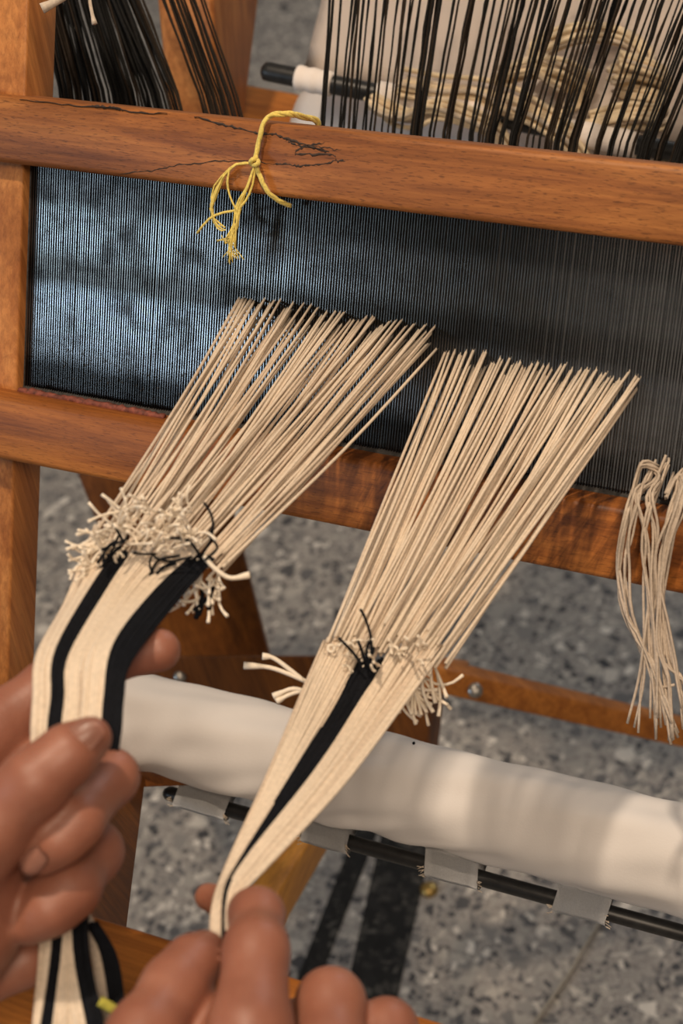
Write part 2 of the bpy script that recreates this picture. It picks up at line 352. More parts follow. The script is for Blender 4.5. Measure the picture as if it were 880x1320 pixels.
# ------------------------------------------------------------------ front cloth beam, tabs and rod
cbc = P(520, 1016, .885)
cbeam = thing('cloth_beam', cbc, 'white calico cloth wound on the front cloth beam below the beater', 'cloth roll')
xl, xr = P(160, 930, .955)[0], cbc[0]+.50
NS, NA = 260, 72; rr = random.Random(3)
FOLDS = [(.012, .6, -.010, .006, .0024, .9), (.030, .1, .012, .007, .0026, .8), (.052, .9, .018, .008, .0016, .8), (.085, -.1, .045, .010, .0022, .55), (.118, -.3, .060, .009, .0016, .5),
         (.150, -.25, .070, .012, .0030, .45), (.185, -.4, .075, .010, .0020, .4), (.165, 1.3, .05, .012, .0010, .6), (.24, -.2, .03, .010, .0012, .6), (.29, .3, .02, .012, .0010, .8), (.34, -.1, .03, .012, .0012, .7)]
def wr(t, a):   # relief of the wrapped cloth: soft folds running aslant round the roll
    x = t*(xr-xl); s = .0006*math.sin(26*x+5*a)+.0004*math.sin(70*x-9*a)+.0003*math.sin(160*x+3*a)
    for fx, fa, sl, wd, am, ln in FOLDS:
        s += am*math.exp(-((x-fx-sl*(a-fa))/wd)**2)*math.exp(-((a-fa)/ln)**2)
    s += .0014*math.sin(22*x+1)*math.exp(-((a+.9)/.5)**2)
    if x < .012: s -= .008*(1-x/.012)**2
    return s
bm = bmesh.new(); rings = []
for i in range(NS+1):
    t = i/NS; x = xl+(xr-xl)*t; ring = []
    for k in range(NA):
        a_ = 2*math.pi*k/NA; a2 = a_ if a_ < math.pi else a_-2*math.pi
        r = .0262+wr(t, a2); ring.append(bm.verts.new((x+ .004*math.sin(3*a2)*math.exp(-t*40), cbc[1]-r*math.cos(a_), cbc[2]+r*math.sin(a_))))
    rings.append(ring)
for a, b in zip(rings, rings[1:]):
    for k in range(NA): bm.faces.new((a[k], a[(k+1) % NA], b[(k+1) % NA], b[k]))
bm.faces.new(rings[0]); bm.faces.new(rings[-1][::-1]); bmesh.ops.recalc_face_normals(bm, faces=bm.faces)
cr = obj('wound_cloth', bm, CLOTH, cbeam)
obj('beam_core', (lambda b: (tube(b, [np.array([xl-.05, cbc[1], cbc[2]]), np.array([xr+.05, cbc[1], cbc[2]])], .016, 16), b)[1])(bmesh.new()), W_RAIL, cbeam)
for (x, y) in ((533, 958),):
    c = P(x, y, .868); bm = bmesh.new(); bmesh.ops.create_icosphere(bm, subdivisions=1, radius=.0009, matrix=Matrix.Translation(Vector(c))); obj('speck', bm, BLACK, cbeam)
# rod
rc = P(520, 1105, .885); rodz, rody = rc[2], rc[1]
def rod_pt(px):                                     # point of the rod under picture column px
    lo, hi = -.4, .5
    for _ in range(50):
        mid = (lo+hi)/2; q = (np.array([mid, rody, rodz])-CAM) @ BASIS; xx = CXP-F*q[0]/q[2]
        if xx < px: lo = mid
        else: hi = mid
    return np.array([lo, rody, rodz])
x0, x1 = rod_pt(218)[0], rod_pt(1180)[0]
arod = thing('apron_rod', rod_pt(218), 'black rod threaded through the grey cloth tabs under the cloth roll', 'rod')
bm = bmesh.new(); n = 26
tube(bm, [np.array([x, rody, rodz]) for x in (x0-.003, x0-.001, x0+.002, (x0+x1)/2, x1)], [.0022, .0038, .0042, .0042, .0042], 14); obj('rod_bar', bm, ROD, arod)
for i, (a, b) in enumerate(((229, 294), (393, 451), (552, 620), (716, 784), (905, 980), (1085, 1165))):
    xa, xb = rod_pt(a)[0], rod_pt(b)[0]; bm = bmesh.new(); prof = []
    rr_ = .0064
    prof.append((cbc[1]-.012, cbc[2]-.0215)); prof.append((cbc[1]-.0215, cbc[2]-.0175))
    prof = [(cbc[1]-.0225, cbc[2]-.0120), (cbc[1]-.0200, cbc[2]-.0185)]
    for q in range(17):
        g = math.radians(175+q*11.25); prof.append((rody+rr_*math.cos(g), rodz+rr_*math.sin(g)))
    prof += [(cbc[1]+.004, cbc[2]-.0258)]
    cols = []
    for s in np.linspace(0, 1, 7):
        x = xa+(xb-xa)*s; wv_ = .0002*math.sin(7*s+i)
        cols.append([bm.verts.new((x+(.002*math.sin(i*2+1) if j < 2 else 0), y_+wv_, z_)) for j, (y_, z_) in enumerate(prof)])
    for p, q in zip(cols, cols[1:]):
        for j in range(len(prof)-1): bm.faces.new((p[j], q[j], q[j+1], p[j+1]))
    bmesh.ops.solidify(bm, geom=bm.faces[:], thickness=.0006)
    o = obj('cloth_tab', bm, TABCLOTH, cbeam)
    bm = bmesh.new()
    for sx, xx in ((-1, xa), (1, xb)):              # frayed edge threads
        for _ in range(7):
            p = np.array([xx, rody-rr_*.9, rodz+random.uniform(-.004, .006)]); tube(bm, [p, p+np.array([sx*random.uniform(.001, .0035), -.001, random.uniform(-.0025, .002)])], .00018, 4)
    obj('frayed_edge', bm, CREAM, o, kind='stuff')

# ------------------------------------------------------------------ behind the beater: back apron, rod, warp chains
HD = .0
brod = thing('apron_rod', P(338, 91, 1.08), 'black rod ending in front of blue-grey floor behind the beater', 'rod')
bra, brb = P(338, 91, 1.08), P(1260, 274, .970)
tubeobj('rod_bar', [bra, bra+(brb-bra)*.004, bra+(brb-bra)*.012, brb], [.0035, .0058, .0062, .0062], ROD, brod, 14)
bap = thing('back_apron', P(640, 60, 1.10), 'white calico apron cloth hanging on the rear rod behind the heddles', 'cloth')
def sheet(name, tl, tr_, br, bl, nu, nv, amp, m, parent, seed=0):
    bm = bmesh.new(); g = []; rnd = random.Random(seed); ph = [rnd.uniform(0, 6) for _ in range(6)]
    tl, tr_, br, bl = map(np.array, (tl, tr_, br, bl)); nn = unit(np.cross(tr_-tl, bl-tl))
    for i in range(nu+1):
        row = []
        for j in range(nv+1):
            u, v = i/nu, j/nv; p = (tl*(1-u)+tr_*u)*(1-v)+(bl*(1-u)+br*u)*v
            p = p+nn*amp*(math.sin(9*u+ph[0]+2*v)+.6*math.sin(21*u+ph[1]-3*v)+.3*math.sin(40*u+ph[2]))
            row.append(bm.verts.new(p))
        g.append(row)
    for i in range(nu):
        for j in range(nv): bm.faces.new((g[i][j], g[i+1][j], g[i+1][j+1], g[i][j+1]))
    bmesh.ops.solidify(bm, geom=bm.faces[:], thickness=.0008); bmesh.ops.recalc_face_normals(bm, faces=bm.faces)
    return obj(name, bm, m, parent)
sheet('apron_panel', P(482, -260, 1.20), P(1220, -260, 1.09), P(1240, 259, .976), P(388, 96, 1.088), 40, 10, .0016, CLOTH_BACK, bap, 2)
for a, b in ((.054, .108), (.176, .36), (.43, .55), (.62, .78), (.86, .98)):   # hems sewn round the rod
    p0, p1 = bra+(brb-bra)*a, bra+(brb-bra)*b
    bm = bmesh.new(); pts = smoothline([p0, p1], 14); tube(bm, pts, [.0078+.0004*math.sin(i*1.3) for i in range(14)], 14); obj('hem', bm, CLOTH_BACK, bap)
wb = thing('warp_beam', P(640, 210, 1.22), 'white cloth-covered warp beam low behind the beater and heddles', 'cloth roll')
bm = bmesh.new(); pts = smoothline([P(392, 160, 1.17), P(1260, 306, 1.02)], 40)
tube(bm, pts, [.024]+[.030+.0008*math.sin(i*.9)+.0005*math.sin(i*2.3) for i in range(38)]+[.030], 24); obj('wound_cloth', bm, CLOTH, wb)
chains = [
 ('looped cream warp chain arching highest behind the heddles at right', [(730, 108), (700, 90), (690, 72), (712, 55), (752, 42), (800, 46), (830, 70), (820, 92), (790, 96)], 7),
 ('curled cream warp chain with a round loop left of the high arch', [(640, 96), (690, 84), (728, 92), (750, 112), (742, 138), (708, 150), (672, 148), (640, 132)], 7),
 ('cream warp chain bunched over the rod at far right', [(800, 82), (846, 96), (858, 108), (840, 120), (800, 122), (850, 132), (848, 152), (810, 150), (760, 160)], 7),
 ('cream warp chain trailing down to the beater at right', [(752, 168), (800, 150), (812, 168), (822, 186), (850, 205), (870, 240)], 7),
 ('cream warp chain lying along the rod behind the middle heddles', [(520, 112), (570, 122), (620, 124), (660, 136), (700, 156), (740, 186), (760, 220)], 8),
 ('thin cream warp chain hanging behind the left heddles of the curtain', [(480, 128), (500, 142), (528, 150), (560, 138), (600, 150), (640, 170), (660, 205)], 6),
]
for i, (lab, px, ns) in enumerate(chains):
    base = thing('warp_chain', P(px[-1][0], px[-1][1], 1.02), lab, 'yarn')
    ctr = [P(x, y, 1.035-.012*math.sin(q*.9+i)) for q, (x, y) in enumerate(px)]
    for s in range(ns*2):
        off = np.array([random.gauss(0, .0026), random.gauss(0, .003), random.gauss(0, .0034)])
        tubeobj('strand', smoothline([c+off+jit((0, 0, 0), .0006) for c in ctr], 28), .0016, CHAIN if s % 3 else CREAM, base, 6)

# ------------------------------------------------------------------ heddles
def cap_y(x): return 112+.1068*x
def heddle(x, k, d0, lean_y, label, group, eye, r, mm):
    yb = cap_y(x)+395; pts = []; rad = []
    for y in np.linspace(yb, -260, 26):
        xx = x+k*(cap_y(x)-y)*(1 if y < cap_y(x) else .35)+random.gauss(0, .35); e = math.exp(-((y-eye)/9)**2)
        pts.append(P(xx+e*random.choice((-1, 1))*1.0, y, d0+.0003*(yb-y)*lean_y)); rad.append(r*(1+.75*e))
    bm = bmesh.new(); tube(bm, pts, rad, 5)
    o = obj('heddle', bm, mm); return tag(o, label, 'heddle', group)
hr = random.Random(11); xs = []
x = 404.0
while x < 905:
    gap = hr.choice((1.2, 1.6, 2.0, 2.4, 3.0, 4.5, 8, 12)) if x > 500 else hr.choice((5, 6, 8, 10, 3))
    x += gap; xs.append(x)
for x in xs:
    k = .047+.00083*(x-405)+hr.gauss(0, .02)
    heddle(x, k, hr.uniform(.875, .905) if x < 640 else hr.uniform(.845, .875), .2,
           'black string heddle in the wide see-through curtain above the beater at upper right', 'heddles of the upper right curtain', hr.choice((8, 15, 30, 45, 60, -40)), hr.uniform(.00052, .00084), HED1 if hr.random() < .55 else HED2)
for q in range(95):
    u = hr.random(); x = 76+u*160+hr.gauss(0, 3); x = max(x, 74)
    heddle(x, -(.22+.20*u)+hr.gauss(0, .02), hr.uniform(.90, .95), .2, 'black string heddle packed in the dense dark bunch beside the left upright', 'heddles of the dense left bunch', hr.choice((-40, 5, 20)), hr.uniform(.0006, .0010), HED1 if hr.random() < .75 else HED2)
for q in range(17):
    u = q/16; x = 262+u*50+hr.gauss(0, 1)
    heddle(x, -(.36+.0*u)+hr.gauss(0, .015), hr.uniform(.90, .93), .2, 'brown-black string heddle in the slim slanting bunch against the orange castle post', 'heddles of the slim bunch', -40, .00065, HED2 if q % 3 else HED1)

# ------------------------------------------------------------------ warp bundles
def lerp_st(st, t):
    """stations [(y-order param), left px, right px, depth] -> function of u across and station i"""
    pass
TR = .00066
def pick(p, q, u): return (p[0]+(q[0]-p[0])*u, p[1]+(q[1]-p[1])*u)
wb1 = thing('warp_bundle', P(100, 930, .55), 'cream warp bundle with two black stripes, pinched in the left hand below the reed', 'yarn')
wb2 = thing('warp_bundle', P(285, 1180, .55), 'cream warp bundle with one black stripe, pinched in the right hand below the reed', 'yarn')

def upper(bundle, N, tipL, tipR, knotL, knotR, dk, seed, ytips):
    rnd = random.Random(seed)
    for i in range(N):
        s = (i+.5)/N; s2 = min(1, max(0, s+rnd.gauss(0, .006)))
        tx, ty = pick(tipL, tipR, s2); ty += ytips(s2, i, rnd)
        tip = on_reed(tx, ty, -.0015); kx, ky = pick(knotL, knotR, min(1, max(0, s+rnd.gauss(0, .03)))); ky += rnd.gauss(6, 13)
        kn = P(kx, ky, dk+rnd.uniform(-.004, .005))
        mid = tip*.5+kn*.5+jit((0, 0, 0), .0007)+np.array([0, 0, -.0015+rnd.gauss(0, .001)])
        tubeobj('thread', smoothline([tip, mid, kn], 9), TR*rnd.uniform(.9, 1.1), CREAM if rnd.random() < .7 else CREAM2, bundle)
def y1(s, i, rnd):
    if s < .10: return 4*rnd.random()+ 16*s
    return (0 if i % 2 else 17)+rnd.uniform(-7, 7)
def y2(s, i, rnd): return (0 if i % 2 else 16)+rnd.uniform(-6, 8)
upper(wb1, 92, (305, 380), (566, 427), (124, 694), (287, 722), .640, 1, y1)
upper(wb2, 96, (572, 450), (826, 484), (420, 822), (574, 838), .655, 2, y2)

def ribbon(bundle, edgesL, edgesR, depths, N, m, seed, layers, name='thread', label=None, r=TR):
    rnd = random.Random(seed)
    for i in range(N):
        u = (i % max(1, N//layers)+.5)/max(1, N//layers); u = min(1, max(0, u+rnd.gauss(0, .02))); lay = (i//max(1, N//layers))*.0011
        pts = []
        for (l, rr2, d) in zip(edgesL, edgesR, depths):
            px = pick(l, rr2, u); pts.append(P(px[0], px[1], d+lay+rnd.gauss(0, .00025)))
        pts[0] = pts[0]+(pts[0]-pts[1])*(rnd.uniform(-.05, .55) if m is not BLACK else rnd.uniform(-.05, .10))
        tubeobj(name, smoothline(pts, 5*len(pts)), r*rnd.uniform(.92, 1.08), m if not isinstance(m, tuple) else m[rnd.random() < .3], bundle, label=label)
# bundle 1, from the knots down through the left hand
L0 = [(112, 700), (84, 774), (48, 842), (43, 900), (41, 962), (50, 1090), (52, 1210), (42, 1340)]
B1a = [(150, 712), (122, 750), (73, 836), (66, 900), (62, 962), (66, 1090), (66, 1210), (48, 1340)]
B1b = [(166, 715), (137, 760), (88, 846), (83, 900), (78, 962), (84, 1090), (80, 1210), (66, 1340)]
B2a = [(246, 716), (196, 764), (146, 830), (134, 900), (128, 962), (106, 1090), (92, 1210), (114, 1340)]
B2b = [(272, 724), (230, 772), (169, 852), (158, 900), (152, 962), (124, 1090), (112, 1210), (136, 1340)]
L0r = B1a
D1 = [.632, .612, .572, .558, .551, .553, .556, .545]
ribbon(wb1, L0, B1a, D1, 22, (CREAM, CREAM2), 4, 2)
ribbon(wb1, B1a, B1b, D1, 20, BLACK, 5, 2, label='black thread')
ribbon(wb1, B1b, B2a, D1, 36, (CREAM, CREAM2), 6, 2)
ribbon(wb1, B2a, B2b, D1, 26, BLACK, 7, 2, label='black thread')
# the folded-back tail strands beside it
ribbon(wb1, [(100, 1190), (118, 1235), (128, 1340)], [(122, 1190), (148, 1245), (158, 1340)], [.575, .568, .56], 10, TAIL, 8, 1)
ribbon(wb1, [(112, 1190), (132, 1235), (148, 1340)], [(126, 1190), (152, 1240), (164, 1340)], [.572, .563, .555], 8, BLACK, 9, 1, label='black thread')
# bundle 2
M0 = [(412, 838), (392, 885), (344, 1000), (291, 1118), (274, 1172), (272, 1225)]
M1 = [(462, 853), (424, 922), (372, 1005), (306, 1112), (286, 1158), (284, 1225)]
M2 = [(492, 855), (450, 925), (398, 1003), (320, 1102), (293, 1152), (290, 1225)]
M3 = [(562, 852), (520, 910), (446, 1008), (352, 1110), (306, 1160), (297, 1225)]
D2 = [.650, .635, .600, .567, .553, .548]
ribbon(wb2, M0, M1, D2, 32, (CREAM, CREAM2), 10, 2)
ribbon(wb2, M1, M2, D2, 24, BLACK, 12, 2, label='black thread')
ribbon(wb2, M2, M3, D2, 36, (CREAM, CREAM2), 13, 2)

# knots and cut ends where the new warp is tied to the old
def ends(bundle, n, box, dr, ln, d, m, seed, r=.0005, curl=.25, name='cut_end', label=None):
    rnd = random.Random(seed)
    for i in range(n):
        x, y = rnd.uniform(box[0], box[2]), rnd.uniform(box[1], box[3]); ang = math.radians(dr+rnd.gauss(0, 26)); l = ln*rnd.uniform(.55, 1.15)
        c = rnd.gauss(0, curl); dd = rnd.gauss(-.006, .004); pts = []
        for t in (0, .35, .7, 1.0):
            a = ang+c*t*2; pts.append(P(x+l*t*math.cos(a), y-l*t*math.sin(a), d+dd*t+rnd.gauss(0, .0006)))
        tubeobj(name, smoothline(pts, 8), [r*.95]*6+[r*1.12, r*1.25], m, bundle, label=label)
def knots(bundle, n, box, d, m, seed):
    rnd = random.Random(seed)
    for i in range(n):
        c = P(rnd.uniform(box[0], box[2]), rnd.uniform(box[1], box[3]), d+rnd.uniform(-.004, .002)); rr3 = rnd.uniform(.0009, .0014)
        e1_, e2_ = unit([rnd.gauss(0, 1) for _ in range(3)]), None; e2_ = unit(np.cross(e1_, [rnd.gauss(0, 1) for _ in range(3)]))
        pts = [c+rr3*(e1_*math.cos(t)+e2_*math.sin(t))+np.cross(e1_, e2_)*(.0004*t-.0012) for t in np.linspace(0, 7.6, 14)]
        tubeobj('knot', pts, .0006, m, bundle, 5)
knots(wb1, 12, (135, 675, 262, 718), .630, KNOT, 21)
ends(wb1, 40, (112, 690, 150, 738), 188, 36, .628, KNOT, 22)
ends(wb1, 46, (145, 655, 250, 706), 120, 28, .624, KNOT, 23)
ends(wb1, 16, (150, 690, 250, 712), 60, 30, .624, KNOT, 24)
ends(wb1, 6, (160, 655, 180, 690), 150, 62, .627, KNOT, 25)
ends(wb1, 34, (236, 738, 284, 768), 265, 36, .640, KNOT, 26, r=.0006)
ends(wb1, 6, (140, 690, 165, 712), 200, 36, .622, BLACK, 27, r=.0005, label='black cut end')
ends(wb1, 5, (190, 712, 262, 728), 200, 40, .620, BLACK, 28, r=.0005, label='black cut end')
ends(wb1, 4, (246, 740, 285, 760), 280, 44, .640, BLACK, 29, r=.0008, label='black cut end')
for px in ([(258, 718), (272, 695), (274, 670), (266, 652), (262, 648)], [(258, 716), (246, 700), (232, 694), (210, 694)], [(264, 722), (280, 706), (270, 690), (276, 676)], [(232, 716), (205, 722), (195, 738), (189, 752)], [(152, 705), (140, 722), (122, 738), (117, 742)], [(160, 700), (150, 682), (146, 676)]):
    tubeobj('cut_end', smoothline([P(x, y, .621) for x, y in px], 14), .00055, BLACK, wb1, label='black cut end')
tubeobj('cut_end', smoothline([P(x, y, .622) for x, y in ((262, 716), (276, 732), (296, 745), (322, 741))], 14), [.0009]*11+[.0011, .0013, .0014], KNOT, wb1)
knots(wb2, 9, (425, 832, 555, 868), .649, KNOT, 31)
ends(wb2, 18, (440, 826, 552, 862), 100, 15, .645, KNOT, 32, curl=.4)
ends(wb2, 26, (505, 868, 556, 888), 290, 46, .668, KNOT, 33, r=.0006)
ends(wb2, 5, (548, 850, 565, 870), 270, 60, .668, KNOT, 37, r=.0007)
for px in ([(398, 880), (370, 868), (345, 860), (314, 858)], [(392, 878), (372, 862), (352, 848), (338, 846)], [(396, 892), (376, 888), (352, 898)], [(392, 890), (374, 895), (356, 904)]):
    tubeobj('cut_end', smoothline([P(x, y, .672) for x, y in px], 12), [.0009]*9+[.0012, .0014, .0015], KNOT, wb2)
for px in ([(478, 850), (478, 822), (470, 796), (464, 785)], [(470, 853), (466, 838), (461, 826)], [(466, 856), (452, 838), (436, 822)], [(478, 850), (480, 842), (482, 834)], [(474, 852), (472, 840), (476, 826)]):
    tubeobj('cut_end', smoothline([P(x, y, .640) for x, y in px], 12), .0006, BLACK, wb2, label='black cut end')

# ------------------------------------------------------------------ hanging warp tails at the right
def tails(name, label, lines, n, seed):
    rnd = random.Random(seed); t = thing(name, on_reed(lines[0][0][0], lines[0][0][1], .004), label, 'yarn', None)
    for q in range(n):
        ln = lines[q % len(lines)]; ph = rnd.uniform(0, 6); pts = []
        for i, (x, y) in enumerate(ln):
            f = i/(len(ln)-1); sp = 4.5*math.sin(math.pi*min(1, f*1.1))+6*f*f
            off = .003 if i == 0 else (.010 if y < 640 else .024+.004*f)
            p = on_reed(x+rnd.gauss(0, 1)*sp*.55, y+rnd.gauss(0, 3)*(1+3*(i == len(ln)-1)), off+rnd.uniform(0, .004)); pts.append(p)
        tubeobj('thread', smoothline(pts, 26), .00062*rnd.uniform(.9, 1.1), TAIL, t)
    return t
tails('warp_tail', 'loose looped cream warp tail hanging from the reed over the lower bar', [
    [(852, 605), (828, 598), (820, 622), (806, 660), (797, 715), (800, 770), (818, 820), (838, 860), (858, 905), (870, 938)],
    [(845, 597), (832, 620), (822, 640), (812, 690), (806, 730), (812, 790), (826, 830), (846, 880), (862, 925)],
    [(862, 594), (850, 628), (838, 655), (832, 700), (834, 760), (838, 820), (842, 870), (846, 930)],
    [(858, 592), (842, 622), (820, 640), (832, 690), (836, 750), (830, 830), (826, 880), (817, 932)],
    [(838, 604), (850, 616), (838, 640), (846, 690), (842, 760), (846, 850), (852, 940)]], 17, 41)
tails('warp_tail', 'thick cream warp tail hanging at the right edge over the lower bar', [
    [(886, 600), (874, 618), (866, 660), (852, 710), (846, 770), (850, 830), (858, 880), (866, 945)],
    [(890, 596), (876, 640), (860, 690), (850, 750), (856, 800), (872, 860), (882, 920)],
    [(868, 608), (858, 640), (872, 610), (880, 640), (862, 700), (848, 780), (842, 860), (840, 930)],
    [(884, 606), (874, 650), (858, 710), (852, 780), (862, 850), (884, 880), (902, 930)]], 17, 42)

# ------------------------------------------------------------------ yellow tie, loose yarn, floor cord, brass screw
yt = thing('yarn_tie', R(-.035, .06, .016), 'yellow cotton tie knotted round the upper beater bar', 'yarn')
def yl(px, n, r, sp, m=YELLOW, nn=.017, k=12, par=yt, name='strand'):
    for q in range(n):
        tubeobj(name, smoothline([on_reed(x+random.gauss(0, sp)*(i/len(px)), y+random.gauss(0, sp)*(i/len(px)), nn+random.gauss(0, .0006)) for i, (x, y) in enumerate(px)], k), r, m, par, 6)
bm = bmesh.new()
loop = [R(-.0245, .094, -.0112), R(-.0245, .0965, -.008), on_reed(384, 149, .004), on_reed(372, 147, .009), on_reed(352, 148, .013), on_reed(341, 156, .0165), on_reed(336, 172, .017), on_reed(331, 195, .017), on_reed(329, 207, .0175)]
for q in range(3):
    ph = q*2.09; pts = smoothline(loop, 40)
    tube(bm, [p+np.array([math.cos(ph+i*.5), math.sin(ph+i*.5), math.sin(ph+i*.5+1)])*.0006 for i, p in enumerate(pts)], .00085, 6)
obj('loop', bm, YELLOW, yt)
bm = bmesh.new(); tube(bm, [on_reed(328+5*math.cos(t), 209+4*math.sin(t), .0185+.0012*math.sin(2*t)) for t in np.linspace(0, 7, 16)], .0011, 6); obj('knot', bm, YELLOW, yt)
bm = bmesh.new()
for q in range(3):
    pts = smoothline([on_reed(329, 211, .017), on_reed(337, 232, .017), on_reed(346, 248, .016), on_reed(360, 259, .012), on_reed(374, 265, .006)], 20)
    tube(bm, [p+np.array([math.cos(q*2.09+i*.6), 0, math.sin(q*2.09+i*.6)])*.0005 for i, p in enumerate(pts)], .0008, 6)
obj('tail', bm, YELLOW, yt)
yl([(326, 210), (306, 211), (290, 224), (277, 248), (272, 272), (278, 290), (284, 296)], 6, .0004, 3.5)
yl([(326, 210), (300, 214), (293, 232), (296, 252), (304, 272)], 2, .00045, 1)
yl([(328, 212), (320, 238), (310, 262), (303, 290), (297, 312)], 9, .00045, 4)
yl([(329, 212), (326, 236), (318, 256), (306, 270), (284, 275), (268, 283), (254, 301)], 1, .0006, .3)
yl([(303, 288), (296, 306), (290, 310), (282, 309)], 5, .00025, 5)
yl([(302, 296), (298, 314), (300, 334)], 16, .00022, 6)

ly = thing('loose_yarn', P(60, 5, .82), 'cream yarn ends dangling in front of the upright and dark heddles at top left', 'yarn')
tubeobj('strand', smoothline([P(x, y, .79) for x, y in ((105, -45), (90, -12), (72, 2), (54, 11))], 12), [.0020]*9+[.0022, .0025, .0027], TAIL, ly)
tubeobj('strand', smoothline([P(x, y, .80) for x, y in ((112, -40), (115, -5), (118, 14), (122, 31))], 12), [.0009]*9+[.001, .0013, .0015], TAIL, ly)
oy = thing('loose_yarn', P(150, 1305, .54), 'short olive-green yarn end beside the striped tail under the left hand', 'yarn')
tubeobj('strand', smoothline([P(x, y, .542) for x, y in ((128, 1290), (145, 1300), (165, 1312), (190, 1328))], 10), .0018, OLIVE, oy)
fc = thing('loose_string', on_floor(720, 1260), 'thin grey string running down across the terrazzo floor at lower right', 'string')
tubeobj('strand', smoothline([on_floor(x, y, .004) for x, y in ((778, 1180), (756, 1215), (735, 1252), (712, 1285), (680, 1330))], 24), .0019, CORD, fc, 8)
sw = thing('brass_screw', on_floor(553, 1148), 'small brass screw head on the floor beside the black strip', 'screw')
bm = bmesh.new(); c = on_floor(553, 1148); tube(bm, [c, c+np.array([0, 0, .003]), c+np.array([0, 0, .006]), c+np.array([0, 0, .0065])], [.009, .009, .006, .002], 12); obj('screw_head', bm, BRASS, sw)

# ------------------------------------------------------------------ hands
def seg_sdf(G, a, b, ra, rb):
    ab = b-a; l2 = ab.dot(ab); h = np.clip(((G-a) @ ab)/l2, 0, 1)
    return np.linalg.norm(G-a-h[..., None]*ab, axis=-1)-(ra+(rb-ra)*h)
def smin(a, b, k):
    h = np.clip(.5+.5*(b-a)/k, 0, 1); return b*(1-h)+a*h-k*h*(1-h)
def nets(S, org, vox):
    """surface nets: closed quad mesh of the zero level of S"""
    nx, ny, nz = S.shape; ins = S < 0
    corners = [(i, j, k) for i in (0, 1) for j in (0, 1) for k in (0, 1)]
    cnt = np.zeros((nx-1, ny-1, nz-1), int)
    for i, j, k in corners: cnt += ins[i:nx-1+i, j:ny-1+j, k:nz-1+k]
    act = (cnt > 0) & (cnt < 8); idx = -np.ones(act.shape, int); cells = np.argwhere(act); idx[act] = np.arange(len(cells))
    acc = np.zeros((len(cells), 3)); num = np.zeros(len(cells))
    for a in corners:
        for ax in range(3):
            if a[ax]: continue
            b = list(a); b[ax] = 1
            va = S[cells[:, 0]+a[0], cells[:, 1]+a[1], cells[:, 2]+a[2]]; vb = S[cells[:, 0]+b[0], cells[:, 1]+b[1], cells[:, 2]+b[2]]
            cr_ = (va < 0) != (vb < 0); t = np.where(cr_, va/np.where(cr_, va-vb, 1), 0)
            p = np.array(a, float)+np.zeros((len(cells), 3)); p[:, ax] += t
            acc[cr_] += p[cr_]; num += cr_
    V = org+(cells+acc/num[:, None])*vox; faces = []
    for ax in range(3):
        sl0 = [slice(None)]*3; sl1 = [slice(None)]*3; sl0[ax] = slice(0, -1); sl1[ax] = slice(1, None)
        ch = ins[tuple(sl0)] != ins[tuple(sl1)]; e = np.argwhere(ch); o1, o2 = (ax+1) % 3, (ax+2) % 3
        ok = (e[:, o1] > 0) & (e[:, o2] > 0) & (e[:, o1] < S.shape[o1]-1) & (e[:, o2] < S.shape[o2]-1); e = e[ok]
        q = []
        for d1, d2 in ((-1, -1), (0, -1), (0, 0), (-1, 0)):
            c = e.copy(); c[:, o1] += d1; c[:, o2] += d2; q.append(idx[c[:, 0], c[:, 1], c[:, 2]])
        q = np.stack(q, 1); flip = ~ins[e[:, 0], e[:, 1], e[:, 2]]; q[flip] = q[flip][:, ::-1]; faces.append(q)
    return V, np.concatenate(faces)
